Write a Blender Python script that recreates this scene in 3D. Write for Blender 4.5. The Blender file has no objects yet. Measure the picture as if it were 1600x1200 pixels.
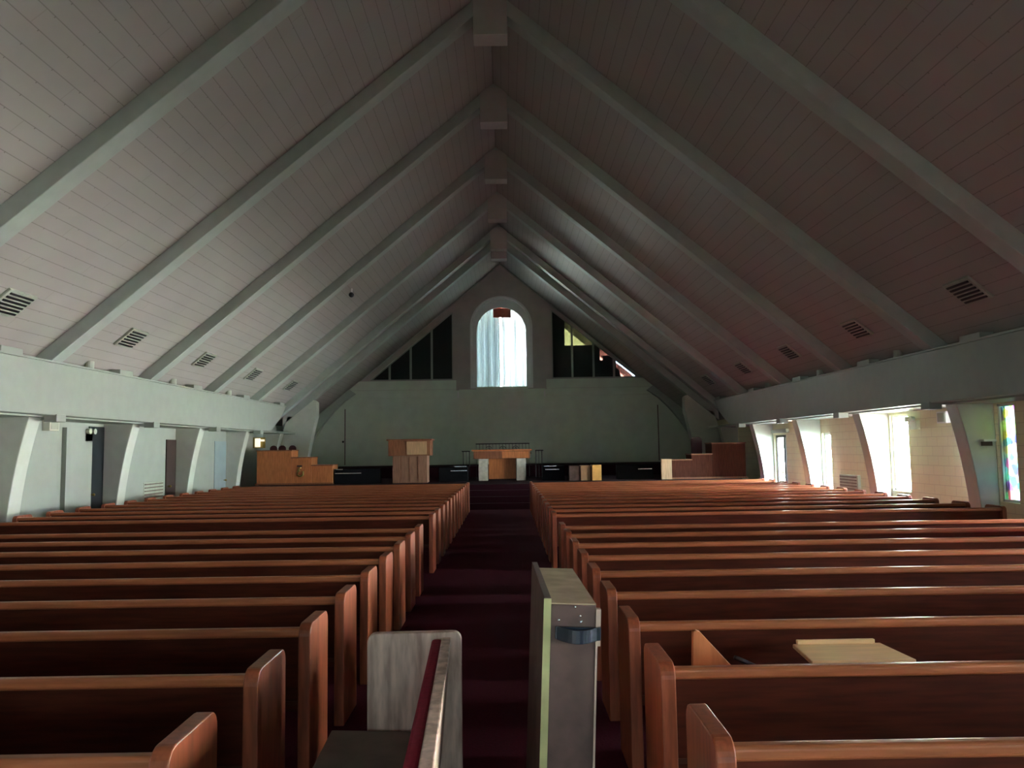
import bpy, bmesh, math, random
from mathutils import Matrix, Vector
random.seed(7)
sc = bpy.context.scene
COL = sc.collection
# ------------------------------------------------------------------ camera
F, YAW, PITCH, ROLL, CX, EYE = 1230.0, -.0082, .0823, .0145, .204, 1.9
cam = bpy.data.objects.new('camera', bpy.data.cameras.new('camera'))
COL.objects.link(cam)
cam.data.sensor_width = 36
cam.data.lens = F / 1600 * 36
cam.data.clip_start = .05
cam.data.clip_end = 300
fw = Vector((-math.sin(YAW) * math.cos(PITCH), math.cos(YAW) * math.cos(PITCH), math.sin(PITCH)))
rt = Vector((math.cos(YAW), math.sin(YAW), 0))
up = rt.cross(fw)
R = rt * math.cos(ROLL) - up * math.sin(ROLL)
U = rt * math.sin(ROLL) + up * math.cos(ROLL)
M = Matrix((R, U, -fw)).transposed().to_4x4()
M.translation = (CX, 0, EYE)
cam.matrix_world = M
sc.camera = cam
# ------------------------------------------------------------------ exposure, world
vs = sc.view_settings
vs.view_transform = 'Standard'
vs.look = 'None'
vs.gamma = 1
vs.use_curve_mapping = False
vs.exposure = 0.0
sc.cycles.max_bounces = 10
sc.cycles.diffuse_bounces = 7
sc.cycles.transparent_max_bounces = 10
sc.cycles.sample_clamp_indirect = 40
SKY = 400.0        # daylight outside
REAR = 10.0        # light through the entrance behind the camera
w = bpy.data.worlds.new('world')
sc.world = w
w.use_nodes = True
nt = w.node_tree
bg = nt.nodes['Background']
tc = nt.nodes.new('ShaderNodeTexCoord')
sp = nt.nodes.new('ShaderNodeSeparateXYZ')
nt.links.new(tc.outputs['Generated'], sp.inputs[0])
rz = nt.nodes.new('ShaderNodeValToRGB')      # sky above, sunlit paving below
mz = nt.nodes.new('ShaderNodeMapRange')
mz.inputs[1].default_value = -1
mz.inputs[2].default_value = 1
nt.links.new(sp.outputs[2], mz.inputs[0])
nt.links.new(mz.outputs[0], rz.inputs[0])
el = rz.color_ramp.elements
el[0].position = 0
el[0].color = (.05, .05, .042, 1)
el[1].position = 1
el[1].color = (.3, .4, .55, 1)
for p_, c_ in ((.18, (.02, .02, .018, 1)), (.33, (.12, .123, .105, 1)), (.41, (.7, .72, .64, 1)), (.46, (.97, 1.0, .9, 1)), (.53, (.88, .97, .90, 1)), (.7, (.5, .58, .6, 1))):
    e_ = el.new(p_)
    e_.color = c_
my = nt.nodes.new('ShaderNodeMapRange')      # shaded side of the building behind the camera
my.inputs[1].default_value = -.75
my.inputs[2].default_value = -.3
my.inputs[3].default_value = REAR
my.inputs[4].default_value = SKY
nt.links.new(sp.outputs[1], my.inputs[0])
nt.links.new(rz.outputs[0], bg.inputs[0])
nt.links.new(my.outputs[0], bg.inputs[1])


def portal(x, y, z, sx, sy, d):
    l = bpy.data.lights.new('window_daylight', 'AREA')
    l.shape = 'RECTANGLE'
    l.size = sx
    l.size_y = sy
    l.cycles.is_portal = True
    o = bpy.data.objects.new('window_daylight', l)
    COL.objects.link(o)
    o.location = (x, y, z)
    o.rotation_euler = Vector(d).to_track_quat('-Z', 'Z').to_euler()
    return o


# ------------------------------------------------------------------ materials
def mat(name, col, rough=.6, spec=.3, metal=0, noise=0, nscale=8, stretch=(1, 1, 1), bump=0, col2=None):
    m = bpy.data.materials.new(name)
    m.use_nodes = True
    n = m.node_tree
    b = n.nodes['Principled BSDF']
    b.inputs['Roughness'].default_value = rough
    b.inputs['Metallic'].default_value = metal
    b.inputs['Specular IOR Level'].default_value = spec
    c = (*col, 1)
    b.inputs['Base Color'].default_value = c
    if noise:
        t = n.nodes.new('ShaderNodeTexCoord')
        mp = n.nodes.new('ShaderNodeMapping')
        mp.inputs['Scale'].default_value = stretch
        ns = n.nodes.new('ShaderNodeTexNoise')
        ns.inputs['Scale'].default_value = nscale
        ns.inputs['Detail'].default_value = 5
        rp = n.nodes.new('ShaderNodeValToRGB')
        a = col2 or tuple(v * (1 - noise) for v in col)
        rp.color_ramp.elements[0].color = (*a, 1)
        rp.color_ramp.elements[1].color = c
        rp.color_ramp.elements[0].position = .35
        rp.color_ramp.elements[1].position = .65
        n.links.new(t.outputs['Object'], mp.inputs[0])
        n.links.new(mp.outputs[0], ns.inputs['Vector'])
        n.links.new(ns.outputs['Fac'], rp.inputs[0])
        n.links.new(rp.outputs[0], b.inputs['Base Color'])
        if bump:
            bp = n.nodes.new('ShaderNodeBump')
            bp.inputs['Strength'].default_value = bump
            bp.inputs['Distance'].default_value = .01
            n.links.new(ns.outputs['Fac'], bp.inputs['Height'])
            n.links.new(bp.outputs[0], b.inputs['Normal'])
    return m


def math_node(n, op, a, b=None):
    k = n.nodes.new('ShaderNodeMath')
    k.operation = op
    for i, v in enumerate((a, b)):
        if v is None:
            continue
        if isinstance(v, (int, float)):
            k.inputs[i].default_value = v
        else:
            n.links.new(v, k.inputs[i])
    return k.outputs[0]


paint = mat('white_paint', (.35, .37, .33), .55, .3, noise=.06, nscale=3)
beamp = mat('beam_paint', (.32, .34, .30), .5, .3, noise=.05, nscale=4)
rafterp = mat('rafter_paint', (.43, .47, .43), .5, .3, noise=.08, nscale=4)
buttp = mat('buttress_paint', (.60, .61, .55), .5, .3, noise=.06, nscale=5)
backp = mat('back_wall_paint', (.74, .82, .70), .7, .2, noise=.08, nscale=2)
backup = mat('dimmed_gable_paint', (.50, .46, .43), .7, .2, noise=.1, nscale=2)  # back wall tone darkened and browned where less light reaches the gable
trimw = mat('trim_white', (.8, .8, .78), .4, .4, noise=.03)
wood = mat('pew_wood', (.095, .021, .011), .38, .45, noise=.45, nscale=5, stretch=(.6, 7, 7))
woodend = mat('pew_end_wood', (.32, .078, .034), .36, .5, noise=.4, nscale=6, stretch=(6, 6, .7))
woodcap = mat('pew_rail_wood', (.40, .12, .05), .33, .5, noise=.35, nscale=5, stretch=(.5, 8, 8))
woodseat = mat('pew_seat_wood', (.10, .035, .02), .4, .4, noise=.3, nscale=5, stretch=(.6, 8, 8))
woodgrey = mat('worn_pew_end_wood', (.85, .61, .51), .5, .4, noise=.3, nscale=4, stretch=(5, 5, .9), col2=(.46, .29, .23))
woodgreyseat = mat('worn_seat_wood', (.20, .16, .13), .5, .3, noise=.3, nscale=5)
redcloth = mat('red_upholstery', (.34, .02, .05), .8, .2, noise=.25, nscale=40, bump=.2)
carpet = mat('red_carpet', (.06, .003, .012), .95, .1, noise=.35, nscale=60, bump=.3)
carpetdark = mat('dark_carpet', (.03, .006, .012), .95, .1, noise=.35, nscale=60)
oak = mat('orange_oak', (.52, .17, .06), .45, .4, noise=.3, nscale=4, stretch=(6, 6, .8))
oakdark = mat('dark_oak', (.24, .085, .04), .45, .4, noise=.35, nscale=4, stretch=(6, 6, .8))
choirdark = mat('dark_choir_wood', (.075, .022, .014), .85, .08, noise=.3, nscale=4, stretch=(6, 6, .8))
oaklight = mat('light_oak', (.52, .30, .17), .45, .4, noise=.25, nscale=5, stretch=(6, 6, .8))
pine = mat('pale_pine', (.9, .58, .32), .4, .5, noise=.15, nscale=5, stretch=(.6, 6, 6))
orangewood = mat('orange_panel_wood', (.75, .36, .10), .45, .4, noise=.2, nscale=5)
paleleg = mat('pale_grey_wood', (.62, .58, .54), .5, .4, noise=.25, nscale=9)
board = mat('brown_board', (.12, .07, .062), .6, .3, noise=.35, nscale=7)
boardtop = mat('tan_board_top', (.40, .29, .19), .6, .3, noise=.3, nscale=9)
edge_pale = mat('pale_raw_edge', (.42, .42, .20), .5, .3, noise=.15, nscale=12)
edge_pink = mat('pinkish_raw_edge', (.45, .32, .27), .5, .3, noise=.15, nscale=12)
matteblack = mat('matte_black', (.006, .006, .008), .9, .1, noise=.2)
blackm = mat('black_metal', (.015, .015, .02), .4, .5, noise=.1)
strapm = mat('black_strap', (.012, .02, .035), .25, .6, noise=.2)
chrome = mat('bright_metal', (.75, .76, .8), .25, .5, 1.0)
brass = mat('brass_metal', (.35, .26, .08), .35, .5, .8)
grille = mat('grille_paint', (.42, .44, .36), .5, .3, noise=.15)
darkdoor = mat('dark_door_paint', (.012, .016, .020), .4, .4, noise=.3, nscale=3)
browndoor = mat('brown_door_wood', (.05, .028, .024), .45, .4, noise=.3, nscale=3)
bluedoor = mat('pale_blue_door_paint', (.28, .34, .37), .45, .4, noise=.08, nscale=3)
redbrown = mat('red_brown_box', (.30, .05, .03), .5, .4, noise=.3, nscale=9)
plastic = mat('cream_plastic', (.62, .62, .52), .4, .4, noise=.06)
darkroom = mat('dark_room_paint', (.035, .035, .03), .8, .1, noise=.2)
concrete = mat('outside_concrete', (.6, .58, .52), .8, .2, noise=.15)


def plank_material():
    m = mat('plank_ceiling_paint', (.62, .60, .56), .6, .25)
    n = m.node_tree
    b = n.nodes['Principled BSDF']
    t = n.nodes.new('ShaderNodeTexCoord')
    s = n.nodes.new('ShaderNodeSeparateXYZ')
    n.links.new(t.outputs['Object'], s.inputs[0])
    ax = math_node(n, 'ABSOLUTE', s.outputs[0])
    fr = math_node(n, 'FRACT', math_node(n, 'DIVIDE', ax, .185))
    gap = math_node(n, 'LESS_THAN', fr, .055)
    row = math_node(n, 'FLOOR', math_node(n, 'DIVIDE', ax, .185))
    yy = math_node(n, 'ADD', s.outputs[1], math_node(n, 'MULTIPLY', row, 1.37))
    jt = math_node(n, 'LESS_THAN', math_node(n, 'FRACT', math_node(n, 'DIVIDE', yy, 4.0)), .004)
    nl = math_node(n, 'LESS_THAN', math_node(n, 'FRACT', math_node(n, 'DIVIDE', s.outputs[1], .61)), .03)
    nl = math_node(n, 'MULTIPLY', nl, math_node(n, 'LESS_THAN', fr, .12))
    al = math_node(n, 'MAXIMUM', math_node(n, 'MAXIMUM', math_node(n, 'MULTIPLY', gap, .8), math_node(n, 'MULTIPLY', jt, .3)), nl)
    ns = n.nodes.new('ShaderNodeTexNoise')
    ns.inputs['Scale'].default_value = 1.2
    n.links.new(t.outputs['Object'], ns.inputs['Vector'])
    rp = n.nodes.new('ShaderNodeValToRGB')
    rp.color_ramp.elements[0].color = (.37, .335, .315, 1)
    rp.color_ramp.elements[1].color = (.44, .40, .375, 1)
    n.links.new(ns.outputs['Fac'], rp.inputs[0])
    mx = n.nodes.new('ShaderNodeMixRGB')
    mx.inputs[2].default_value = (.24, .22, .20, 1)
    n.links.new(al, mx.inputs[0])
    n.links.new(rp.outputs[0], mx.inputs[1])
    n.links.new(mx.outputs[0], b.inputs['Base Color'])
    return m


def block_material():
    m = mat('painted_block', (.70, .62, .47), .7, .2)
    n = m.node_tree
    b = n.nodes['Principled BSDF']
    t = n.nodes.new('ShaderNodeTexCoord')
    s = n.nodes.new('ShaderNodeSeparateXYZ')
    c = n.nodes.new('ShaderNodeCombineXYZ')
    n.links.new(t.outputs['Object'], s.inputs[0])
    n.links.new(s.outputs[1], c.inputs[0])
    n.links.new(s.outputs[2], c.inputs[1])
    br = n.nodes.new('ShaderNodeTexBrick')
    br.inputs['Scale'].default_value = 1
    br.inputs['Brick Width'].default_value = .405
    br.inputs['Row Height'].default_value = .203
    br.inputs['Mortar Size'].default_value = .006
    br.inputs['Color1'].default_value = (.82, .78, .56, 1)
    br.inputs['Color2'].default_value = (.80, .76, .54, 1)
    br.inputs['Mortar'].default_value = (.66, .60, .43, 1)
    n.links.new(c.outputs[0], br.inputs['Vector'])
    n.links.new(br.outputs['Color'], b.inputs['Base Color'])
    return m


def pane_material(name, tint, vor=False, mixf=.42):
    m = bpy.data.materials.new(name)
    m.use_nodes = True
    n = m.node_tree
    n.nodes.clear()
    o = n.nodes.new('ShaderNodeOutputMaterial')
    tr = n.nodes.new('ShaderNodeBsdfTransparent')
    gl = n.nodes.new('ShaderNodeBsdfGlossy')
    gl.inputs['Roughness'].default_value = .1
    mx = n.nodes.new('ShaderNodeMixShader')
    mx.inputs[0].default_value = .05
    tr.inputs[0].default_value = (*tint, 1)
    if vor:
        t = n.nodes.new('ShaderNodeTexCoord')
        v = n.nodes.new('ShaderNodeTexVoronoi')
        v.inputs['Scale'].default_value = 7
        hs = n.nodes.new('ShaderNodeMixRGB')
        hs.inputs[0].default_value = mixf
        hs.inputs[1].default_value = (*tint, 1)
        n.links.new(t.outputs['Object'], v.inputs['Vector'])
        n.links.new(v.outputs['Color'], hs.inputs[2])
        if mixf > .5:
            hs.blend_type = 'MULTIPLY'
        n.links.new(hs.outputs[0], tr.inputs[0])
    n.links.new(tr.outputs[0], mx.inputs[1])
    n.links.new(gl.outputs[0], mx.inputs[2])
    n.links.new(mx.outputs[0], o.inputs[0])
    return m


def curtain_material(name, col, trans):
    m = bpy.data.materials.new(name)
    m.use_nodes = True
    n = m.node_tree
    n.nodes.clear()
    o = n.nodes.new('ShaderNodeOutputMaterial')
    tl = n.nodes.new('ShaderNodeBsdfTranslucent')
    df = n.nodes.new('ShaderNodeBsdfDiffuse')
    mx = n.nodes.new('ShaderNodeMixShader')
    mx.inputs[0].default_value = .5
    tl.inputs[0].default_value = (*[v * trans for v in col], 1)
    df.inputs[0].default_value = (*col, 1)
    n.links.new(tl.outputs[0], mx.inputs[1])
    n.links.new(df.outputs[0], mx.inputs[2])
    n.links.new(mx.outputs[0], o.inputs[0])
    return m


plank = plank_material()
block = block_material()
glass_side = pane_material('stained_glass', (.95, .98, .95), True)
glass_deep = pane_material('deep_stained_glass', (.14, .16, .14), True, .75)
glass_dark = pane_material('clear_glass', (.75, .8, .8))
glass_door = pane_material('door_glass', (.8, .9, .95))
glass_cream = pane_material('cream_lit_patch_glass', (.06, .056, .036))  # stands in for a lit cream surface inside the chamber
glass_brown = pane_material('brown_lit_patch_glass', (.13, .075, .07))  # stands in for lit red-brown parts inside the chamber
glass_blue = pane_material('bright_edge_glass', (.5, .6, .8))  # bright edge of a lit part, put into paler glass
curt_l = curtain_material('shaded_curtain_cloth', (.72, .77, .8), .2)  # weaker light on the left half put into a greyer, denser cloth
curt_r = curtain_material('lit_curtain_cloth', (.85, .86, .88), .32)  # brighter copy of the cloth for the better lit right half


# ------------------------------------------------------------------ mesh helpers
def box(bm, x0, x1, y0, y1, z0, z1):
    v = [bm.verts.new((x, y, z)) for x in (x0, x1) for y in (y0, y1) for z in (z0, z1)]
    for f in ((0, 1, 3, 2), (4, 6, 7, 5), (0, 4, 5, 1), (2, 3, 7, 6), (0, 2, 6, 4), (1, 5, 7, 3)):
        bm.faces.new([v[i] for i in f])


def prism(bm, pts, axis, a, b):
    """polygon pts in the two other axes (order kept), extruded along axis from a to b"""
    def mk(p, t):
        if axis == 'X':
            return (t, p[0], p[1])
        if axis == 'Y':
            return (p[0], t, p[1])
        return (p[0], p[1], t)
    A = [bm.verts.new(mk(p, a)) for p in pts]
    B = [bm.verts.new(mk(p, b)) for p in pts]
    bm.faces.new(A)
    bm.faces.new(B[::-1])
    n = len(pts)
    for i in range(n):
        bm.faces.new((A[i], B[i], B[(i + 1) % n], A[(i + 1) % n]))


def cyl(bm, c, r, h, axis='Z', seg=16, r2=None):
    r2 = r if r2 is None else r2
    ring = []
    for t, rr in ((0, r), (h, r2)):
        q = []
        for i in range(seg):
            a = 2 * math.pi * i / seg
            u, v = rr * math.cos(a), rr * math.sin(a)
            p = {'Z': (u, v, t), 'X': (t, u, v), 'Y': (v, t, u)}[axis]
            q.append(bm.verts.new((c[0] + p[0], c[1] + p[1], c[2] + p[2])))
        ring.append(q)
    bm.faces.new(ring[0])
    bm.faces.new(ring[1][::-1])
    for i in range(seg):
        bm.faces.new((ring[0][i], ring[1][i], ring[1][(i + 1) % seg], ring[0][(i + 1) % seg]))


def tube(bm, pts, r, seg=8):
    pts = [Vector(p) for p in pts]
    rings = []
    for i, p in enumerate(pts):
        d = (pts[min(i + 1, len(pts) - 1)] - pts[max(i - 1, 0)]).normalized()
        a = d.cross(Vector((0, 0, 1)))
        if a.length < .01:
            a = d.cross(Vector((1, 0, 0)))
        a.normalize()
        b = d.cross(a)
        rings.append([bm.verts.new(p + r * (math.cos(t * 2 * math.pi / seg) * a + math.sin(t * 2 * math.pi / seg) * b)) for t in range(seg)])
    for i in range(len(rings) - 1):
        for k in range(seg):
            bm.faces.new((rings[i][k], rings[i + 1][k], rings[i + 1][(k + 1) % seg], rings[i][(k + 1) % seg]))
    bm.faces.new(rings[0][::-1])
    bm.faces.new(rings[-1])


def rrect(w0, w1, h0, h1, r, n=5, corners=(1, 1, 1, 1)):
    """rounded rectangle outline, corners: bl, br, tr, tl"""
    out = []
    for k, (cx, cy, a0) in enumerate(((w0 + r, h0 + r, 180), (w1 - r, h0 + r, 270), (w1 - r, h1 - r, 0), (w0 + r, h1 - r, 90))):
        if corners[k]:
            for i in range(n + 1):
                a = math.radians(a0 + 90 * i / n)
                out.append((cx + r * math.cos(a), cy + r * math.sin(a)))
        else:
            out.append(((w0, h0), (w1, h0), (w1, h1), (w0, h1))[k])
    return out


def obj(name, bm, m, parent=None, bevel=0, smooth=False, seg=2):
    bmesh.ops.recalc_face_normals(bm, faces=bm.faces)
    if bevel:
        es = [e for e in bm.edges if len(e.link_faces) == 2 and e.calc_face_angle(0) > .6]
        bmesh.ops.bevel(bm, geom=es, offset=bevel, segments=seg, affect='EDGES', profile=.5)
    me = bpy.data.meshes.new(name)
    bm.to_mesh(me)
    bm.free()
    me.materials.append(m)
    if smooth:
        for p in me.polygons:
            p.use_smooth = True
    o = bpy.data.objects.new(name, me)
    COL.objects.link(o)
    if parent:
        o.parent = parent
    return o


def B():
    return bmesh.new()


def bx(name, m, ext, parent=None, bevel=0):
    bm = B()
    box(bm, *ext)
    return obj(name, bm, m, parent, bevel)


def tag(o, label, cat, group=None):
    o['label'] = label
    o['category'] = cat
    if group:
        o['group'] = group
    return o


def thing(name, label, cat, loc=(0, 0, 0), rz=0, group=None):
    o = bpy.data.objects.new(name, None)
    o.empty_display_size = .2
    COL.objects.link(o)
    o.location = loc
    o.rotation_euler = (0, 0, rz)
    return tag(o, label, cat, group)


def struct(name, bm, m):
    o = obj(name, bm, m)
    o['kind'] = 'structure'
    return o


def dup(root, loc=None, rz=None, label=None, mirror=False):
    r = root.copy()
    COL.objects.link(r)
    if loc is not None:
        r.location = loc
    if rz is not None:
        r.rotation_euler = (0, 0, rz)
    if label:
        r['label'] = label
    for ch in list(root.children):
        c = ch.copy()
        COL.objects.link(c)
        c.parent = r
        for g in ch.children:
            d = g.copy()
            COL.objects.link(d)
            d.parent = c
    return r


ORD = ['first', 'second', 'third', 'fourth', 'fifth', 'sixth', 'seventh', 'eighth', 'ninth', 'tenth', 'eleventh', 'twelfth', 'thirteenth', 'fourteenth']
# ------------------------------------------------------------------ key dimensions
WX = 9.3            # outer walls
BX = 8.2            # nave face of the eave beams
BZ0, BZ1 = 2.65, 3.62
RX, RZ, SL = 8.62, 3.66, .835   # roof plane
APEX = RZ + RX * SL
BAY = 4.071
FRAMES = [14.6 + BAY * k for k in range(-4, 5)]       # last at 30.88
YB = 37.5           # gable wall
YR = -3.6           # rear wall


def roof_z(x):
    return RZ + (RX - abs(x)) * SL


# ------------------------------------------------------------------ shell
bm = B()
box(bm, -9.5, 9.5, YR - .2, YB + .3, -.15, 0)
struct('floor', bm, carpet)
bm = B()
for s in (-1, 1):
    t = .25
    pts = [(0, APEX), (s * 9.7, roof_z(9.7)), (s * 9.7, roof_z(9.7) + t), (0, APEX + t)]
    prism(bm, pts, 'Y', YR - .3, YB + 3)
struct('ceiling', bm, plank)
for s, nm in ((-1, 'left'), (1, 'right')):
    bm = B()
    box(bm, *sorted((s * 8.46, s * 9.32)), YR, 32.4, 2.62, 2.70)
    struct('ceiling_aisle_' + nm, bm, paint)


def side_wall(name, s, openings, m):
    bm = B()
    y = YR - .2
    x0, x1 = sorted((s * WX, s * (WX + .2)))
    for (a, b, z0, z1) in sorted(openings):
        box(bm, x0, x1, y, a, 0, 3.0)
        if z0 > 0:
            box(bm, x0, x1, a, b, 0, z0)
        box(bm, x0, x1, a, b, z1, 3.0)
        y = b
    box(bm, x0, x1, y, YB + .2, 0, 3.0)
    return struct(name, bm, m)


# right wall: tall window slots before the buttresses, unseen ones added behind for light, then two doors near the chancel
r_open = [(-2.55, -1.75, .8, 2.58), (1.5, 2.35, .8, 2.58), (5.55, 6.42, .8, 2.58), (9.6, 10.5, .8, 2.58),
          (14.02, 14.59, .8, 2.6), (15.0, 15.45, .8, 2.56), (17.78, 18.63, .8, 2.56), (19.07, 19.5, .8, 2.56), (23.15, 24.05, .8, 2.56),  # slots just past a buttress are unseen, added only for extra light
          (22.08, 22.7, 0, 2.23), (25.6, 26.75, 0, 2.23)]
side_wall('wall_right', 1, r_open, block)
l_open = [(18.04, 18.64, 0, 2.53), (22.14, 22.72, 0, 2.28), (25.8, 26.76, 0, 2.27)]
side_wall('wall_left', -1, l_open, paint)
for k, (a, b, z0, z1) in enumerate(r_open[:9]):
    bm = B()
    t = .045
    box(bm, WX + .06, WX + .14, a, a + t, z0, z1)
    box(bm, WX + .06, WX + .14, b - t, b, z0, z1)
    box(bm, WX + .06, WX + .14, a, b, z0, z0 + t)
    box(bm, WX + .06, WX + .14, a, b, z1 - t, z1)
    fr = struct('window_%d' % (k + 1), bm, trimw)
    bm = B()
    box(bm, WX + .095, WX + .105, a + t, b - t, z0 + t, z1 - t)
    p = obj('pane', bm, glass_deep if k == 4 else glass_side, fr)
    portal(WX + .22, (a + b) / 2, (z0 + z1) / 2, b - a, z1 - z0, (-1, 0, 0))

# right doors
def slab_door(name, m, x0, x1, a, b, z1, knob_y, parent=None, glass=None):
    bm = B()
    box(bm, x0, x1, a, b, .01, z1)
    d = struct(name, bm, m)
    bm = B()
    s = -1 if x0 > 0 else 1
    kx = x0 if x0 > 0 else x1
    cyl(bm, (kx, knob_y, 1.0), .014, s * .06, 'X', 10)
    bmesh.ops.create_uvsphere(bm, u_segments=12, v_segments=8, radius=.035, matrix=Matrix.Translation((kx + s * .07, knob_y, 1.0)))
    obj('door_knob', bm, brass, d, smooth=True)
    return d


bm = B()
t = .07
a, b, z1 = 22.08, 22.7, 2.23
box(bm, WX + .08, WX + .13, a, a + t, 0.01, z1)
box(bm, WX + .08, WX + .13, b - t, b, 0.01, z1)
box(bm, WX + .08, WX + .13, a, b, 0.01, .2)
box(bm, WX + .08, WX + .13, a, b, z1 - t, z1)
d = struct('door_1', bm, trimw)
bm = B()
box(bm, WX + .10, WX + .11, a + t, b - t, .2, z1 - t)
obj('pane', bm, glass_door, d)
portal(WX + .22, (a + b) / 2, 1.1, b - a, z1, (-1, 0, 0))
# door_2: glazed side light, pale blue leaf standing open into the aisle, brown frame
a, b = 25.6, 26.75
bm = B()
box(bm, WX + .07, WX + .13, a, a + .09, .01, 2.23)
box(bm, WX + .07, WX + .13, b - .06, b, .01, 2.23)
box(bm, WX + .07, WX + .13, a + .38, a + .46, .01, 2.23)
box(bm, WX + .07, WX + .13, a, b, 2.15, 2.23)
d2 = struct('door_2', bm, browndoor)
bm = B()
box(bm, WX + .09, WX + .10, a + .46, b - .06, .01, 2.15)
obj('pane', bm, glass_door, d2)
bm = B()
box(bm, WX + .085, WX + .105, a + .09, a + .38, .01, 2.15)
obj('side_panel', bm, bluedoor, d2)
bm = B()
cyl(bm, (WX + .07, a + .42, 1.0), .014, -.06, 'X', 10)
bmesh.ops.create_uvsphere(bm, u_segments=12, v_segments=8, radius=.04, matrix=Matrix.Translation((WX, a + .42, 1.0)))
obj('door_knob', bm, brass, d2, smooth=True)
portal(WX + .22, 26.4, 1.1, .7, 2.2, (-1, 0, 0))
bm = B()
box(bm, WX - .12, WX - .02, 25.25, 26.7, 2.3, 2.42)
struct('trim_1', bm, paint)
slab_door('door_3', darkdoor, -WX - .04, -WX + .03, 18.01, 18.66, 2.55, 18.12)
slab_door('door_4', browndoor, -WX - .04, -WX + .03, 22.1, 22.73, 2.3, 22.22)
slab_door('door_5', bluedoor, -WX - .04, -WX + .02, 25.77, 26.8, 2.29, 26.62)
# left wall pilasters and panel
for k, (a, b, d_, z) in enumerate(((15.0, 16.5, .16, 2.6), (16.95, 18.0, .1, 2.5), (19.07, 20.45, .16, 2.6), (23.2, 23.6, .12, 2.6))):
    bm = B()
    box(bm, -WX, -WX + d_, a, b, 0, z)
    struct('trim_%d' % (k + 2), bm, paint)

# rear wall with the entrance doors (behind the camera)
bm = B()
for (x0, x1, z0, z1) in ((-9.5, -1.6, 0, 11.2), (1.6, 9.5, 0, 11.2), (-1.6, 1.6, 2.4, 11.2)):
    box(bm, x0, x1, YR - .2, YR, z0, z1)
struct('wall_rear', bm, paint)
bm = B()
for x in (-1.6, -.04, 1.52):
    box(bm, x, x + .08, YR - .14, YR - .08, .01, 2.4)
box(bm, -1.6, 1.6, YR - .14, YR - .08, 2.32, 2.4)
box(bm, -1.6, 1.6, YR - .14, YR - .08, .01, .12)
d = struct('door_6', bm, trimw)
bm = B()
box(bm, -1.52, 1.52, YR - .12, YR - .11, .12, 2.32)
obj('pane', bm, glass_door, d)
portal(0, YR - .22, 1.2, 3.1, 2.3, (0, 1, 0))


# ------------------------------------------------------------------ gable wall with arched and triangular openings
def poly_with_holes(name, outer, holes, y0, y1, m, res=1):
    cu = bpy.data.curves.new(name, 'CURVE')
    cu.dimensions = '2D'
    cu.fill_mode = 'BOTH'
    for pts in [outer] + holes:
        s = cu.splines.new('POLY')
        s.points.add(len(pts) - 1)
        for i, p in enumerate(pts):
            s.points[i].co = (p[0], p[1], 0, 1)
        s.use_cyclic_u = True
    cu.extrude = abs(y1 - y0) / 2
    tmp = bpy.data.objects.new(name, cu)
    COL.objects.link(tmp)
    dg = bpy.context.evaluated_depsgraph_get()
    me = bpy.data.meshes.new_from_object(tmp.evaluated_get(dg))
    bpy.data.objects.remove(tmp)
    yc = (y0 + y1) / 2
    for v in me.vertices:
        x, z, e = v.co
        v.co = (x, yc - e, z)
    me.materials.clear()
    me.materials.append(m)
    o = bpy.data.objects.new(name, me)
    COL.objects.link(o)
    return o


def arch(r, cx, base, spring, n=24):
    return [(cx - r, base)] + [(cx - r * math.cos(math.pi * i / n), spring + r * math.sin(math.pi * i / n)) for i in range(n + 1)] + [(cx + r, base)]


AC = .03
TL = [(-6.30, 5.24), (-2.30, 5.24), (-2.30, 8.52)]
TR = [(6.62, 5.24), (2.45, 5.24), (2.45, 8.56)]
ev = .12
outer = [(-9.5, 4.72), (9.5, 4.72), (9.5, roof_z(9.5) + ev), (0, APEX + ev), (-9.5, roof_z(9.5) + ev)]
outer = [(-7.42, 4.72), (7.42, 4.72), (0, APEX + ev)]
xo = RX - (4.72 - RZ) / SL + .1
outer = [(-xo, 4.72), (xo, 4.72), (0, APEX + ev)]
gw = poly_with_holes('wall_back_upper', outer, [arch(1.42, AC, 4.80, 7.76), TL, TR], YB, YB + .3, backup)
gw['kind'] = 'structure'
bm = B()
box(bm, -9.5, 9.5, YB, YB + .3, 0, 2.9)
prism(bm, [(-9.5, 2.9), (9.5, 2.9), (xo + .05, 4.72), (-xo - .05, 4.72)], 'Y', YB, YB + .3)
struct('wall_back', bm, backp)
# projecting middle bay of the back wall, header boards and trims
bm = B()
box(bm, -2.0, 2.1, YB - .28, YB, 1.22, 4.74)
box(bm, -1.2, 1.28, YB - .02, YB + .42, 4.74, 4.88)
struct('trim_10', bm, backp)
for s, k in ((-1, 11), (1, 12)):
    bm = B()
    x0, x1 = sorted((s * 2.15, s * 7.25))
    box(bm, x0, x1, YB - .12, YB, 4.78, 5.2)
    box(bm, x0, x1, YB - .16, YB, 4.42, 4.76)
    struct('trim_%d' % k, bm, backp)
    bm = B()
    prism(bm, [(s * 7.9, roof_z(7.9) - .02), (0, APEX - .02), (0, APEX - .07), (s * 7.9, roof_z(7.9) - .07)], 'Y', YB - .08, YB)
    struct('trim_%d' % (k + 2), bm, rafterp)
    bm = B()
    box(bm, *sorted((s * 7.47, s * 7.43)), YB - .02, YB, 1.25, 3.9)
    struct('trim_%d' % (k + 4), bm, board)
    bm = B()
    box(bm, s * 2.05 - .03, s * 2.05 + .03, YB - .36, YB - .28, 4.36, 4.64)
    struct('trim_%d' % (k + 6), bm, trimw)
bm = B()
bmesh.ops.create_uvsphere(bm, u_segments=10, v_segments=8, radius=.05, matrix=Matrix.Translation((-7.53, YB - .06, 2.35)))
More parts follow.
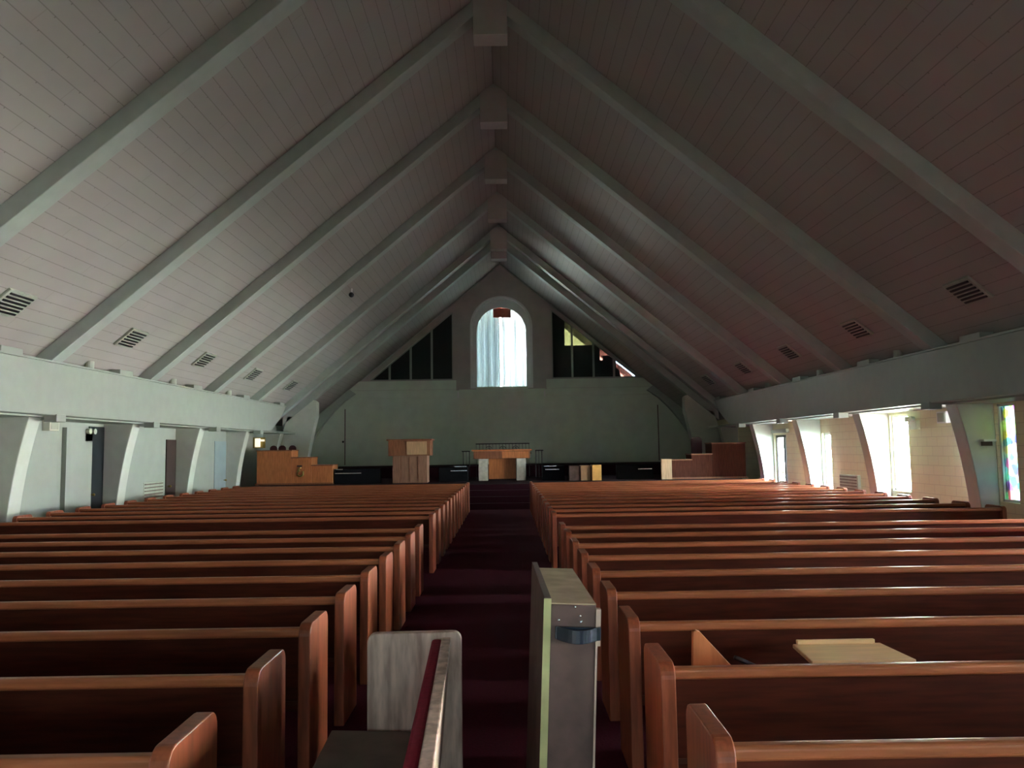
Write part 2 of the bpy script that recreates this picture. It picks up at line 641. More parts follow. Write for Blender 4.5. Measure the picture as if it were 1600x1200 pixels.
tag(obj('door_knob', bm, darkdoor), 'small dark round knob beside the vertical seam left on the back wall', 'knob')
# arched window: casing ring, recess, curtains, outer glass
ring = poly_with_holes('window_13', arch(1.5, AC, 4.66, 7.76), [arch(1.2, AC, 4.90, 7.58)], YB + .42, YB + .5, trimw)
ring['kind'] = 'structure'
for nm, ro, ri, y0, y1 in (('reveal', 1.50, 1.42, YB - .02, YB + .42),):
    r_ = poly_with_holes(nm, arch(ro, AC, 4.80, 7.76), [arch(ri, AC, 4.801, 7.76)], y0, y1, trimw)
    r_.parent = ring
bm = B()       # recess box behind the opening
for e in ((-1.75, -1.6, YB + .5, YB + 1.6, 4.4, 9.6), (1.66, 1.81, YB + .5, YB + 1.6, 4.4, 9.6),
          (-1.75, 1.81, YB + .5, YB + 1.6, 9.45, 9.6), (-1.75, 1.81, YB + .3, YB + 1.6, 4.4, 4.75)):
    box(bm, *e)
struct('wall_arch_recess', bm, paint)
bm = B()
for x in (-1.6, -.03, 1.58):
    box(bm, x, x + .08, YB + 1.5, YB + 1.58, 4.75, 9.45)
box(bm, -1.6, 1.66, YB + 1.5, YB + 1.58, 4.75, 4.83)
box(bm, -1.6, 1.66, YB + 1.5, YB + 1.58, 9.37, 9.45)
ow = struct('window_14', bm, trimw)
bm = B()
box(bm, -1.52, 1.58, YB + 1.53, YB + 1.54, 4.83, 9.37)
obj('pane', bm, glass_dark, ow)
portal(.03, YB + 1.7, 7.1, 3.1, 4.6, (0, -1, 0))


def curtain(name, x0, x1, m, label, folds, ph, top, amp=.07):
    bm = B()
    n = 90
    prev = None
    for i in range(n + 1):
        u = i / n
        x = x0 + (x1 - x0) * u
        y = YB + 1.0 + amp * math.sin(u * folds * 2 * math.pi + ph) + amp * .5 * math.sin(u * folds * 3.7 + 1 + ph)
        q = [bm.verts.new((x, y + .02 * math.sin(z * 2 + u * 9), z)) for z in (4.78, 6, 7, 8, top)]
        if prev:
            for k in range(4):
                bm.faces.new((prev[k], q[k], q[k + 1], prev[k + 1]))
        prev = q
    o = obj(name, bm, m, smooth=True)
    sm = o.modifiers.new('solid', 'SOLIDIFY')
    sm.thickness = .006
    return tag(o, label, 'curtain')


curtain('curtain', -1.5, -.04, curt_l, 'pleated curtain toned greyer for weaker light, hanging in the left half of the arched window', 4.5, .4, 9.1, .13)
curtain('curtain', .0, 1.56, curt_r, 'white pleated curtain toned brighter for stronger light, hanging in the right half of the arched window', 5, 2.2, 9.1, .13)
bm = B()
for i in range(9):
    a = math.pi * i / 8
bm2 = bm
box(bm2, -.36, .06, YB + .56, YB + .72, 8.32, 8.80)
box(bm2, .12, .5, YB + .56, YB + .72, 8.32, 8.78)
box(bm2, .06, .12, YB + .6, YB + .68, 8.3, 8.8)
tag(obj('pelmet', bm2, redbrown, bevel=.015), 'small red-brown pelmet box at the top of the arched window', 'pelmet')

# side clerestory windows: frames, mullions and panes; dark chambers behind
def tri_window(name, s, tri, mulls):
    fr = None
    xo_, xi = tri[0][0], tri[1][0]
    zb, zt = tri[1][1], tri[2][1]
    sl = (zt - zb) / (xi - xo_)
    bm = B()
    box(bm, *sorted((xo_, xi)), YB + .08, YB + .16, zb, zb + .05)
    box(bm, *sorted((xi, xi - .05 * (1 if xi > xo_ else -1))), YB + .08, YB + .16, zb, zt - .03)
    prism(bm, [(xo_, zb), (xi, zt), (xi, zt - .04), (xo_ + (xi - xo_) * .02, zb)], 'Y', YB + .08, YB + .16)
    fr = struct(name, bm, paint)
    for x in mulls:
        bm = B()
        box(bm, x - .045, x + .045, YB + .02, YB + .16, zb, zb + sl * (x - xo_) - .03)
        obj('mullion', bm, paint, fr)
    xs = [xo_] + mulls + [xi]
    for a_, b_ in zip(xs[:-1], xs[1:]):
        bm = B()
        prism(bm, [(a_, zb), (b_, zb), (b_, zb + sl * (b_ - xo_)), (a_, zb + sl * (a_ - xo_) + .001)], 'Y', YB + .115, YB + .122)
        obj('pane', bm, glass_dark, fr)
    # chamber
    x0, x1 = sorted((s * 1.95, s * 7.6))
    return fr


tri_window('window_15', -1, TL, [-5.34, -4.33, -3.32])
tri_window('window_16', 1, TR, [5.42, 4.44, 3.42])
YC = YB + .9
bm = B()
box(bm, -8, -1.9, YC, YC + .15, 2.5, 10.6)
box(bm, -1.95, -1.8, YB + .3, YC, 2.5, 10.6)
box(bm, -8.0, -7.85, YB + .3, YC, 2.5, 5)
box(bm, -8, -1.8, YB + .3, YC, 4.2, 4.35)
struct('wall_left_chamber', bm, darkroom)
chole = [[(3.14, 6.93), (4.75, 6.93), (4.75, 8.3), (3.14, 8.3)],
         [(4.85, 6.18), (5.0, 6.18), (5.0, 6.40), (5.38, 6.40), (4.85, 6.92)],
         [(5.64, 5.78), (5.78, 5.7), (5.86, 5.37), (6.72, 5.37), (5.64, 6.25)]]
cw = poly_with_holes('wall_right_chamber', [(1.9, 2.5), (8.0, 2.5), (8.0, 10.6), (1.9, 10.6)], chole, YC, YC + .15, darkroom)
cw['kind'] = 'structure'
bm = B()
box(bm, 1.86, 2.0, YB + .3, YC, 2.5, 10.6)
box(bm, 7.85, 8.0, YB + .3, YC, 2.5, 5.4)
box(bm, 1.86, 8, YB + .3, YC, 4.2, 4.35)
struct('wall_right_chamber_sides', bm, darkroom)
for k, (h, m) in enumerate(zip(chole, (glass_cream, glass_brown, glass_brown))):  # tinted openings added to glow like lit wall parts in the chamber
    bm = B()
    if k == 2:
        h = h[:3] + [(6.5, 5.37), (5.64, 6.08)]
    prism(bm, h, 'Y', YC + .05, YC + .06)
    struct('window_%d' % (17 + k), bm, m)
bm = B()  # bright edge strip, its light put into a paler pane
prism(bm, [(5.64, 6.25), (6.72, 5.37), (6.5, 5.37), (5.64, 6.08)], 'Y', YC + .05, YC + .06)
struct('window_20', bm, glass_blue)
# back of the chambers and the gap above the recess are closed towards outside by the gable roof
# ------------------------------------------------------------------ roof frames
def arm_bm(s, w_=.35, drop=.33, x_in=.0, x_out=9.0):
    bm = B()
    pts = [(s * x_in, APEX - x_in * SL), (s * x_out, roof_z(x_out)), (s * x_out, roof_z(x_out) - drop), (s * x_in, APEX - x_in * SL - drop)]
    prism(bm, pts, 'Y', 0, w_)
    return bm


def make_frame(y, label, w_=.35, drop=.33):
    t = thing('roof_rafter', label, 'rafter', (0, y, 0), group='white painted roof rafters')
    for s in (-1, 1):
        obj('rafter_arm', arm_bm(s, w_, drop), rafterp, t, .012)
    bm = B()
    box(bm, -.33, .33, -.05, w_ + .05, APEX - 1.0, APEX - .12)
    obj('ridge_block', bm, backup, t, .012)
    return t


names = ['pair of white rafters crossing just behind the camera', 'pair of white rafters right above the camera',
         'pair of white rafters overhead just before the nearest pair in view',
         'nearest pair of white roof rafters in view, cut off by the top of the photo',
         'second nearest pair of white roof rafters, meeting near the top edge of the photo',
         'third nearest pair of white roof rafters with a dark ridge block',
         'fourth nearest pair of white roof rafters', 'fifth nearest pair of white roof rafters',
         'second farthest pair of white roof rafters before the chancel']
f0 = None
for i, y in enumerate(FRAMES):
    if f0 is None:
        f0 = make_frame(y, names[i])
    else:
        dup(f0, (0, y, 0), None, names[i])
make_frame(32.5, 'farthest pair of roof rafters, framing the chancel gable', .4, .36)


# buttress legs
def buttress_bm(s, top_in=8.6, bot_in=8.98, zt=2.62, out=WX, w_=.38):
    pts = []
    n = 14
    for i in range(n + 1):
        u = i / n
        z = zt * (1 - u)
        x = top_in + (bot_in - top_in) * (1 - (1 - u) ** 1.9)
        pts.append((s * x, z))
    pts += [(s * out, 0), (s * out, zt)]
    bm = B()
    prism(bm, pts, 'Y', 0, w_)
    return bm


side_word = {-1: 'left', 1: 'right'}
for s in (-1, 1):
    base = None
    for i, y in enumerate(FRAMES):
        if i < 2:
            continue
        n_ = {2: 'out of the frame beside the camera on the %s' % side_word[s], 3: 'just outside the frame edge on the %s' % side_word[s]}.get(
            i, 'against the %s wall, %s from the near end' % (side_word[s], ORD[i - 4]))
        lab = 'white curved buttress leg ' + n_
        if base is None:
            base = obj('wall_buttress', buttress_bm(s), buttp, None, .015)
            base.location = (0, y, 0)
            tag(base, lab, 'buttress', 'curved buttress legs along the %s aisle' % side_word[s])
        else:
            o = base.copy()
            COL.objects.link(o)
            o.location = (0, y, 0)
            o['label'] = lab
# chancel piers
def pier_bm(s, y0, y1):
    n = 12
    inner, outer_ = [], []
    for i in range(n + 1):
        u = i / n
        z = 3.35 * (1 - u) + .755 * u
        c = 1 - (1 - u) ** 1.6
        inner.append((s * (7.62 + .42 * c), z))
        outer_.append((s * (8.8 + .48 * c), z))
    bm = B()
    prism(bm, inner + outer_[::-1], 'Y', y0, y1)
    prism(bm, [(s * 7.62, 3.35), (s * 8.85, 3.35), (s * 8.95, 3.55), (s * 7.9, roof_z(7.9) - .1), (s * 7.62, 3.95)], 'Y', y0 + .02, y1)
    return bm


for s in (-1, 1):
    tag(obj('chancel_pier', pier_bm(s, 32.5, 33.0), buttp), 'wide curved white pier at the %s edge of the chancel' % side_word[s], 'pier')
    # curved leg right at the gable wall
    pts = [(s * 6.9, 4.6), (s * 7.44, 4.25), (s * 7.95, 3.75), (s * 8.4, 3.2), (s * 8.8, 2.6), (s * 9.08, 2.0), (s * 9.22, 1.22), (s * 9.28, 1.22), (s * 9.28, 3.1), (s * 7.2, 4.82)]
    bm = B()
    prism(bm, pts, 'Y', YB - .35, YB - .01)
    tag(obj('gable_leg', bm, rafterp), 'curved frame leg against the %s end of the back wall' % side_word[s], 'buttress')

# eave beams
for s in (-1, 1):
    t = thing('eave_beam', 'long white eave beam running the length of the %s side' % side_word[s], 'beam', (0, 0, 0))
    x0, x1 = sorted((s * BX, s * (BX + .26)))
    pts = [(YR, BZ0), (28.0, BZ0), (28.7, 2.85), (29.3, 3.12), (29.8, 3.4), (30.1, BZ1), (YR, BZ1)]
    bm = B()
    prism(bm, pts, 'X', x0, x1)
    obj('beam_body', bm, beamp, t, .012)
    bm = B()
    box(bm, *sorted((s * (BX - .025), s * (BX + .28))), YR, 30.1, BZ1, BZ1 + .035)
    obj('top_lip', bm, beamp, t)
    for i, y in enumerate(FRAMES):
        if i < 1 or i > 7:
            continue
        bm = B()
        box(bm, *sorted((s * (BX - .02), s * (BX + .22))), y + .15, y + .47, BZ0 - .12, BZ0 + .02)
        obj('bracket', bm, beamp, t, .008)
        bm = B()
        box(bm, *sorted((s * (BX + .02), s * (BX + .26))), y + 2.6, y + 3.2, BZ1 + .03, BZ1 + .14)
        obj('blocking', bm, beamp, t, .008)
# ------------------------------------------------------------------ ceiling fixtures
roof_ang = math.atan(SL)


def ceiling_vent(s, y, label):
    x = s * 7.76
    t = thing('ceiling_vent', label, 'vent', (x, y, roof_z(x)), group='ceiling vents above the %s eave beam' % side_word[s])
    t.rotation_euler = (0, s * roof_ang, 0)
    bm = B()
    box(bm, -.26, .26, -.36, .36, -.05, -.002)
    obj('vent_frame', bm, grille, t, .01)
    bm = B()
    for k in range(6):
        box(bm, -.2 + k * .075, -.165 + k * .075, -.3, .3, -.066, -.05)
    obj('slats', bm, blackm, t)
    return t


for s in (-1, 1):
    for k, y in enumerate((12.6, 16.68, 20.72, 24.78, 29.1)):
        ceiling_vent(s, y, 'grey ceiling vent low on the %s roof slope, %s from the camera' % (side_word[s], ORD[k]))
for s in (-1, 1):
    for k, y in enumerate((16.3, 20.4, 24.5)):
        bm = B()
        x = s * 8.42
        cyl(bm, (x, y, roof_z(8.42) - .14), .09, .15, 'Z', 14)
        tag(obj('recessed_lamp', bm, grille), 'small round unlit downlight on the roof edge above the %s beam, %s from the camera' % (side_word[s], ORD[k]), 'lamp',
            'small downlights above the %s beam' % side_word[s])
t = thing('security_camera', 'small dark camera on the left roof slope between the rafters', 'camera', (-4.61, 24.5, roof_z(4.61)))
bm = B()
cyl(bm, (0, 0, -.16), .03, .16, 'Z', 10)
obj('mount', bm, trimw, t)
bm = B()
bmesh.ops.create_uvsphere(bm, u_segments=14, v_segments=10, radius=.085, matrix=Matrix.Translation((0, 0, -.2)))
obj('dome', bm, blackm, t, smooth=True)


# wall fittings
def wall_grille(name, s, y0, y1, z0, z1, label):
    x = s * WX
    t = thing(name, label, 'vent', (x, (y0 + y1) / 2, (z0 + z1) / 2))
    h, v = (y1 - y0) / 2, (z1 - z0) / 2
    bm = B()
    box(bm, *sorted((0, -s * .09)), -h, h, -v, v)
    obj('grille_frame', bm, grille, t, .01)
    bm = B()
    n = 8
    for k in range(n):
        z = -v + .05 + (2 * v - .1) * k / (n - 1)
        box(bm, *sorted((-s * .09, -s * .105)), -h + .05, h - .05, z - .012, z + .012)
    obj('slats', bm, board, t)


wall_grille('wall_vent', -1, 20.62, 21.8, .45, 1.16, 'grey air grille low on the left wall beside the brown door')
wall_grille('wall_vent', 1, 20.3, 21.4, .45, 1.09, 'grey-green air grille low on the right block wall behind the pew ends')


def emergency_light(s, y, z, label):
    x = s * WX
    t = thing('emergency_light', label, 'light', (x, y, z))
    bm = B()
    box(bm, *sorted((-s * .1, 0)), -.16, .16, -.1, .1)
    obj('battery_box', bm, plastic, t, .012)
    for d in (-.1, .1):
        bm = B()
        cyl(bm, (-s * .1, d, .13), .05, -s * .09, 'X', 14, .065)
        obj('lamp_head', bm, plastic, t, smooth=False)


emergency_light(1, 17.4, 2.3, 'round-headed cream emergency light beside the second window on the right wall')
emergency_light(-1, 17.85, 2.3, 'cream emergency light beside the tall dark door on the left wall')
for s, y, z, lab in ((1, 16.12, 2.42, 'white wall speaker high on the right block wall next to the nearest buttress'),
                     (-1, 16.1, 2.52, 'small white wall speaker high on the left wall near the frame edge')):
    t = thing('wall_speaker', lab, 'speaker', (s * (WX - (0 if s > 0 else .16)), y, z))
    bm = B()
    box(bm, *sorted((-s * .16, 0)), -.17, .17, -.12, .12)
    obj('cabinet', bm, trimw if s > 0 else plastic, t, .012)
    bm = B()
    box(bm, *sorted((-s * .165, -s * .155)), -.13, .13, -.09, .09)
    obj('grille', bm, grille, t)
t = thing('wall_shelf', 'small shelf bracket on the face of the nearest right buttress', 'shelf', (9.12, 14.6, 1.93))
bm = B()
box(bm, -.12, .12, -.12, 0, -.02, .02)
obj('shelf_board', bm, trimw, t, .004)
bm = B()
box(bm, -.1, .1, -.02, 0, -.1, -.02)
obj('shelf_bracket', bm, board, t)

# ------------------------------------------------------------------ pews
AX0, AX1 = -.95, .90      # aisle edges
PEW_H = .9


def make_pew(width):
    """origin: aisle-side end, back face; runs +X"""
    t = thing('pew', 'pew', 'pew', (0, 0, 0))
    ew = .07
    for k, x in enumerate((0, width - ew)):
        bm = B()
        pts = rrect(0, .46, 0, PEW_H, .07, 6, (0, 0, 1, 1))
        pts = [(p[0] - .02, p[1]) for p in pts]
        prism(bm, pts, 'X', x, x + ew)
        obj('end_panel', bm, woodend, t, .006)
    a, b = ew, width - ew
    bm = B()       # raked back panel
    prism(bm, [(.03, .85), (.05, .85), (.16, .36), (.14, .36)], 'X', a, b)
    obj('backrest', bm, wood, t)
    bm = B()
    prism(bm, rrect(0, .06, .82, .875, .018, 4), 'X', a, b)
    obj('top_rail', bm, woodcap, t)
    bm = B()
    prism(bm, [(.055, .80), (.085, .80), (.185, .47), (.155, .47)], 'X', a + .02, b - .02)
    obj('back_cushion', bm, redcloth, t)
    bm = B()
    prism(bm, [(.12, .40), (.44, .43), (.44, .455), (.12, .425)], 'X', a, b)
    obj('seat', bm, woodseat, t)
    n = 3
    for k in range(1, n + 1):
        x = width * k / (n + 1)
        bm = B()
        prism(bm, [(.17, 0), (.40, 0), (.42, .42), (.15, .40)], 'X', x - .02, x + .02)
        obj('seat_support', bm, wood, t)
    return t


Y0, S = 2.776, .963
WID = 7.12
pew0 = make_pew(WID)
used = False
for side in (-1, 1):
    for n in list(range(0, 9)) + list(range(10, 23)):
        y = Y0 + n * S
        loc = (AX1, y, 0) if side > 0 else (AX0 - WID, y, 0)
        if n < 9:
            lab = 'brown wooden pew %s of the aisle, %s row from the near end' % (side_word[side], ORD[n])
        else:
            k = 22 - n
            where = 'front row before the platform' if k == 0 else '%s row back from the platform' % ORD[k]
            if n == 10:
                where = 'first row beyond the cross gap'
            lab = 'brown wooden pew %s of the aisle, %s' % (side_word[side], where)
        if not used:
            p = pew0
            p.location = loc
            used = True
        else:
            p = dup(pew0, loc)
        p['label'] = lab
        p['group'] = 'rows of wooden pews %s of the aisle' % side_word[side]

# ------------------------------------------------------------------ loose pieces in the near aisle
t = thing('short_pew', 'short loose pew turned sideways in the near aisle, red padded back and grey worn end', 'pew', (-.05, 4.3, 0), math.radians(2.2))
bm = B()
prism(bm, rrect(-.5, 0, 0, .93, .045, 6), 'Y', 0, .06)
obj('end_panel', bm, woodgrey, t, .006)
bm = B()
prism(bm, rrect(-.5, 0, 0, .93, .045, 6), 'Y', -2.35, -2.29)
obj('end_panel', bm, woodgrey, t, .006)
bm = B()
prism(bm, [(-.105, .905), (-.055, .905), (-.11, .30), (-.15, .30)], 'Y', -2.29, 0)
obj('backrest', bm, woodgrey, t, .006)
bm = B()
prism(bm, [(-.155, .90), (-.105, .90), (-.165, .46), (-.225, .46)], 'Y', -2.28, -.01)
obj('back_cushion', bm, redcloth, t, .012)
bm = B()
prism(bm, [(-.68, .425), (-.13, .40), (-.13, .43), (-.68, .455)], 'Y', -2.28, -.03)
obj('seat', bm, woodgreyseat, t, .008)

t = thing('upright_case', 'tall narrow brown wooden case with pale edges and black strap, standing upright in the aisle', 'case', (.40, 3.45, 0), 0)
t.rotation_euler = (0, math.radians(2.6), math.radians(1.0))
bm = B()
box(bm, -.07, .125, 0, 1.02, 0, 1.23)
obj('case_body', bm, board, t, .004)
bm = B()
box(bm, -.07, .125, .005, 1.01, 1.23, 1.236)
obj('case_top', bm, boardtop, t)
bm = B()
box(bm, -.10, -.07, -.004, 1.06, 0, 1.26)
sd = obj('side_board', bm, board, t, .002)
sd['label'] = 'thin side board standing a little proud of the top'
bm = B()
box(bm, -.101, -.069, -.009, -.004, 0, 1.255)
e = obj('edge_strip', bm, edge_pale, t)
e['label'] = 'pale yellow-green front edge'
bm = B()
box(bm, .125, .134, -.004, 1.0, 0, 1.21)
box(bm, .125, .146, -.006, .03, 1.06, 1.215)
obj('edge_strip', bm, edge_pink, t)
bm = B()
pts = []
for i in range(13):
    u = i / 12
    pts.append((-.045 + .19 * u, -.02 - .045 * math.sin(math.pi * min(1, u * 1.1)), 1.115 - .008 * math.sin(math.pi * u)))
prev = None
for p in pts:
    q = [bm.verts.new((p[0], p[1], p[2] + dz)) for dz in (-.028, .028)] + [bm.verts.new((p[0], p[1] + .012, p[2] + dz)) for dz in (.028, -.028)]
    if prev:
        for k in range(4):
            bm.faces.new((prev[k], q[k], q[(k + 1) % 4], prev[(k + 1) % 4]))
    else:
        bm.faces.new(q[::-1])
    prev = q
bm.faces.new(prev)
box(bm, -.05, .146, -.02, -.001, 1.09, 1.14)
obj('strap', bm, strapm, t, .002)
for x, z in ((-.035, 1.165), (.06, 1.16), (.058, 1.185), (.035, 1.222)):
    bm = B()
    bmesh.ops.create_uvsphere(bm, u_segments=10, v_segments=6, radius=.006, matrix=Matrix.Translation((x, -.002, z)))
    obj('screw', bm, chrome, t, smooth=True)

# lectern top on the second right pew
t = thing('tabletop_lectern', 'small pale pine lectern top lying across the second right-hand pew', 'lectern', (2.05, 4.2, 0), 0)
bm = B()
prism(bm, [(-.27, 0), (.28, 0), (.26, .36), (-.24, .36)], 'Z', .752, .775)
obj('lectern_top', bm, pine, t, .006)
bm = B()
box(bm, -.22, .22, .335, .36, .775, .80)
obj('book_ledge', bm, pine, t, .004)
bm = B()
box(bm, -.20, .20, .03, .13, .457, .752)
obj('lectern_base', bm, oakdark, t, .006)
bm = B()
prism(bm, [(1.13, .47), (1.15, .95), (1.165, .957), (1.185, .95), (1.62, .47)], 'Y', 4.13, 4.165)
tag(obj('wedge_board', bm, oak, bevel=.003), 'brown triangular board standing on the second right-hand pew seat', 'board')
bm = B()
pts = [(1.38 + .05 * i, 4.2 + .02 * math.sin(i * 1.3), .80 - .055 * math.sin(math.pi * i / 9) - .006 * i) for i in range(10)]
tube(bm, pts, .012)
tag(obj('cable', bm, blackm, smooth=True), 'black cable drooping between the triangular board and the pine lectern', 'cable')

# ------------------------------------------------------------------ chancel
bm = B()
box(bm, -8.5, 8.5, 26.0, YB - .36, 0, .75)
t = tag(obj('chancel_platform', bm, carpetdark), 'raised dark carpeted platform across the chancel', 'platform')
bm = B()
box(bm, -7.6, 7.6, 33.2, YB - .36, .75, 1.2)
tag(obj('choir_riser', bm, carpetdark), 'low dark riser along the foot of the back wall', 'platform')
for k in range(3):
    bm = B()
    box(bm, -1.6, 1.6, 25.1 + k * .3, 26.0, k * .19, (k + 1) * .19)
    tag(obj('platform_step', bm, carpetdark), 'dark carpeted aisle step up to the platform, %s from the floor' % ORD[k], 'step', 'steps up to the chancel platform')


def stepped_screen(s, label):
    t = thing('choir_screen', label, 'screen', (0, 28, .75))
    if s < 0:
        segs = [(-8.62, -7.4, 1.98), (-7.4, -6.69, 1.72), (-6.69, -5.95, 1.44)]
    else:
        segs = [(7.49, 8.69, 2.02), (6.76, 7.49, 1.64), (6.04, 6.76, 1.45)]
    for (a_, b_, h) in segs:
        bm = B()
        box(bm, a_, b_, 0, .9, 0, h - .75 - .04)
        obj('panel', bm, oak if s < 0 else choirdark, t, .01)
        bm = B()
        box(bm, a_ - .02, b_ + .02, -.03, .93, h - .79, h - .75)
        obj('cap', bm, oakdark, t, .006)
    bm = B()
    x0, x1 = (-8.66, -5.93) if s < 0 else (6.02, 8.73)
    box(bm, x0, x1, -.04, .94, 0, .06)
    obj('plinth', bm, oakdark, t)
    return t


ls = stepped_screen(-1, 'orange-brown stepped wooden choir screen at the left of the platform')
bm = B()     # lyre-like emblem and slot on the middle panel
cx_, cz_ = -7.08, .40
pts = [(cx_ + .11 * math.cos(a_), -.012, cz_ + .10 * math.sin(a_)) for a_ in [math.radians(100 + 25 * i) for i in range(13)]]
tube(bm, pts, .028)
tube(bm, [(cx_ - .1, -.012, cz_ + .05), (cx_ - .06, -.012, cz_ + .16), (cx_ + .02, -.012, cz_ + .2)], .025)
obj('emblem', bm, brass, ls, smooth=True)
bm = B()
box(bm, -7.2, -7.02, -.012, .0, .63, .68)
obj('slot', bm, blackm, ls)
rs = stepped_screen(1, 'dark brown stepped wooden choir screen at the right of the platform')
bm = B()
box(bm, 5.66, 6.03, -.12, .0, .0, .72)
p = obj('end_post', bm, oaklight, rs, .01)
p['label'] = 'paler end post'


def choir_chair(x, y, label, z=1.2, w_=.4, h=.92):
    t = thing('choir_chair', label, 'chair', (x, y, z - .45), group='dark red choir chairs')
    bm = B()
    prism(bm, rrect(-w_ / 2, w_ / 2, .5, h + .45, .12, 5, (0, 0, 1, 1)), 'Y', 0, .06)
    obj('backrest', bm, redcloth if False else chairm, t, .01)
    bm = B()
    box(bm, -w_ / 2, w_ / 2, .05, .48, .42, .5)
    obj('seat', bm, chairm, t, .015)
    for a_ in (-1, 1):
        for b_ in (.04, .44):
            bm = B()
            cyl(bm, (a_ * (w_ / 2 - .04), b_, 0), .018, .43, 'Z', 8)
            obj('leg', bm, blackm, t)
    return t


chairm = mat('dark_red_leather', (.07, .012, .015), .45, .4, noise=.2)
for (x, lab) in ((-8.42, 'leftmost of the dark red choir chairs peeping over the left screen'), (-8.1, 'middle dark red choir chair peeping over the left screen'), (-7.72, 'rightmost of the dark red choir chairs peeping over the left screen')):
    c = choir_chair(x, 29.3, lab, 1.2, .27, .95)
    c.location.z = .75
choir_chair(7.3, 29.4, 'dark choir chair behind the right screen', 1.2, .4, 1.05).location.z = .75

# pulpit
t = thing('pulpit', 'big boxy wooden pulpit left of the aisle with a wider upper box', 'pulpit', (-3.23, 28, .75))
bm = B()
box(bm, -.6, .62, 0, .85, 0, .96)
obj('pedestal', bm, mat('pulpit_wood', (.30, .15, .10), .5, .35, noise=.3, nscale=4, stretch=(6, 6, .8)), t, .01)
bm = B()
box(bm, -.74, .74, -.08, .95, .96, 1.5)
obj('upper_box', bm, oakdark, t, .01)
bm = B()
box(bm, -.80, .80, -.13, 1.0, 1.5, 1.55)
obj('cap', bm, oakdark, t, .01)
bm = B()
box(bm, -.09, .62, -.1, -.08, 1.0, 1.46)
p = obj('front_panel', bm, oaklight, t, .004)
p['label'] = 'paler square panel on the right half of the front'
for x in (-.3, .0, .3):
    bm = B()
    box(bm, x - .01, x + .01, -.012, 0, .06, .94)
    obj('batten', bm, oakdark, t)

# communion table
t = thing('communion_table', 'wooden communion table in the middle of the platform with pale square legs', 'table', (.04, 29, .75))
bm = B()
box(bm, -1.12, 1.1, -.02, .82, 1.08, 1.14)
obj('tabletop', bm, oak, t, .01)
bm = B()
box(bm, -1.05, 1.03, .03, .78, .8, 1.08)
obj('apron', bm, oakdark, t, .01)
bm = B()
box(bm, .0, .97, .015, .03, .82, 1.06)
obj('apron_panel', bm, oak, t)
for x in (-.87, .52):
    for y in (.05, .45):
        bm = B()
        box(bm, x, x + .34, y, y + .3, 0.0, .8)
        obj('leg', bm, paleleg, t, .01)
bm = B()
box(bm, -.5, .5, .35, .4, .05, .8)
obj('back_panel', bm, oak, t)

# wrought iron railing behind the table
t = thing('iron_railing', 'black wrought iron railing standing behind the communion table', 'railing', (.05, 31, .75))
bm = B()
tube(bm, [(-1.05, 0, 1.36), (1.06, 0, 1.36)], .02)
obj('top_rail', bm, blackm, t)
bm = B()
tube(bm, [(-1.12, 0, .98), (1.13, 0, .98)], .016)
obj('lower_rail', bm, blackm, t)
for k in range(17):
    x = -1.03 + 2.07 * k / 16
    bm = B()
    tube(bm, [(x, 0, .0), (x, 0, 1.36)], .009, 6)
    obj('baluster', bm, blackm, t)
for x0 in (-.55, .0, .5):
    bm = B()
    tube(bm, [(x0 + .13 * math.cos(a_) * (1 - i * .045), 0, 1.17 + .11 * math.sin(a_) * (1 - i * .045)) for i, a_ in enumerate([i * .5 for i in range(20)])], .012, 6)
    obj('scroll', bm, blackm, t)
for s in (-1, 1):
    for k in range(3):
        x = s * (1.3 + .12 * k)
        bm = B()
        tube(bm, [(x, 0, 0), (x, 0, 1.08)], .016 if k != 1 else .01, 6)
        obj('side_post', bm, blackm, t)
    bm = B()
    tube(bm, [(s * 1.28, 0, 1.08), (s * 1.6, 0, 1.08)], .02)
    obj('side_rail', bm, blackm, t)

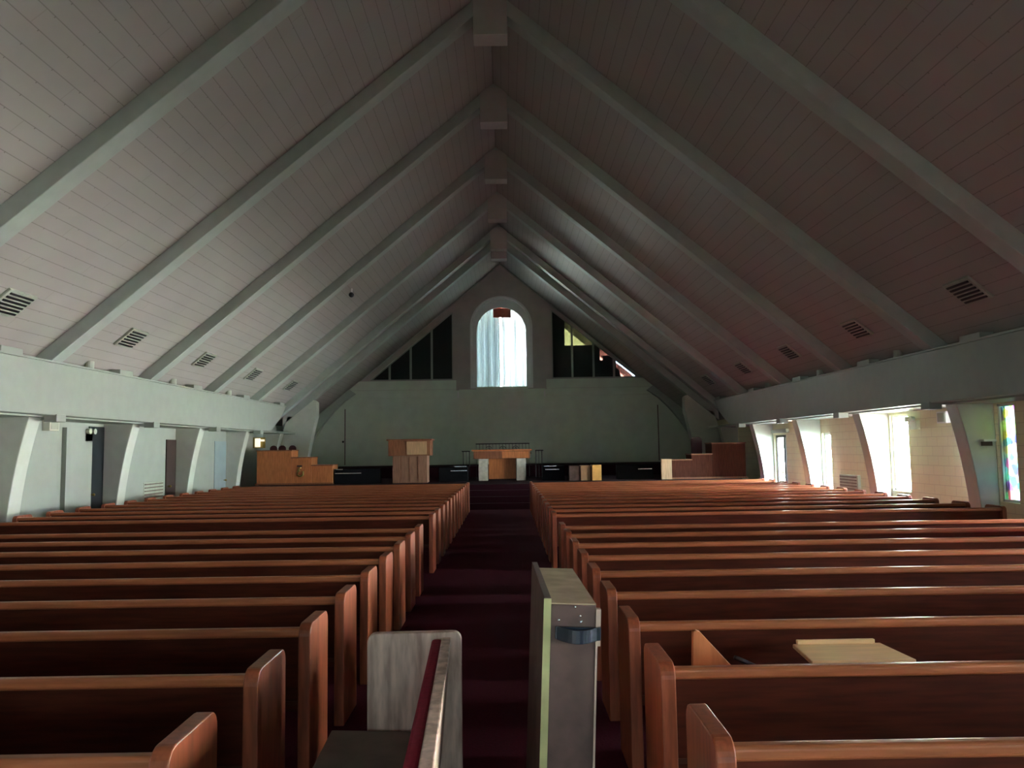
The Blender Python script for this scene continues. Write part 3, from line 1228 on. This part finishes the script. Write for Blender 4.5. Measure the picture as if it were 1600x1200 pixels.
# low dark kneeling rail segments with thin bright strips
def bench(x0, x1, y, label, bars):
    t = thing('low_bench', label, 'bench', ((x0 + x1) / 2, y, .75))
    h = (x1 - x0) / 2
    bm = B()
    box(bm, -h, h, 0, .35, 0, .52)
    obj('bench_body', bm, matteblack, t, .01)
    for (a_, b_, z) in bars:
        bm = B()
        box(bm, a_, b_, -.03, -.0, z, z + .028)
        obj('bright_strip', bm, chrome, t)
    return t


bench(-5.9, -4.3, 28.1, 'low black bench with thin bright strips right of the left choir screen', [(-.75, -.5, .5), (-.78, .15, .36)])
bench(-2.25, -1.2, 28.6, 'low black bench with thin bright strips between pulpit and communion table', [(.05, .48, .53), (-.1, .50, .38)])
bench(1.5, 2.3, 28.6, 'low black bench with thin bright strips right of the communion table', [(-.35, .1, .5), (-.3, .2, .38)])
bench(4.2, 5.5, 28.6, 'low black bench next to the paler post of the right choir screen', [(.1, .6, .35)])

# small cabinet on the right
t = thing('side_cabinet', 'small low wooden cabinet right of the table with one bright orange panel', 'cabinet', (2.42, 28, .75))
bm = B()
box(bm, 0, .4, .05, .5, 0, .52)
obj('cabinet_body', bm, board, t, .008)
bm = B()
box(bm, .4, .74, 0, .5, 0, .53)
obj('cabinet_door', bm, oaklight, t, .008)
bm = B()
box(bm, .79, 1.12, -.12, .45, -.0, .55)
p = obj('end_panel', bm, orangewood, t, .008)
p['label'] = 'bright orange end panel'
bm = B()
box(bm, .74, .80, .0, .5, 0, .5)
obj('gap_post', bm, oakdark, t)

# small lit slot at the far left beyond the beam end
t = thing('wall_lamp', 'small lit cream wall lamp low at the far left beside the choir chairs', 'lamp', (-WX, 29.8, 2.27))
bm = B()
box(bm, 0, .06, -.12, .3, -.2, .2)
box(bm, .06, .4, .06, .1, -.2, .2)
obj('back_plate', bm, brass, t)
bm = B()
box(bm, .06, .22, -.08, .06, -.16, .16)
lm = bpy.data.materials.new('lamp_glow')
lm.use_nodes = True
b_ = lm.node_tree.nodes['Principled BSDF']
b_.inputs['Emission Color'].default_value = (1, .93, .7, 1)
b_.inputs['Emission Strength'].default_value = 1.0
obj('lamp_glass', bm, lm, t)
bm = B()
box(bm, .26, .38, -.06, .04, .05, .12)
obj('lamp_glass', bm, lm, t)
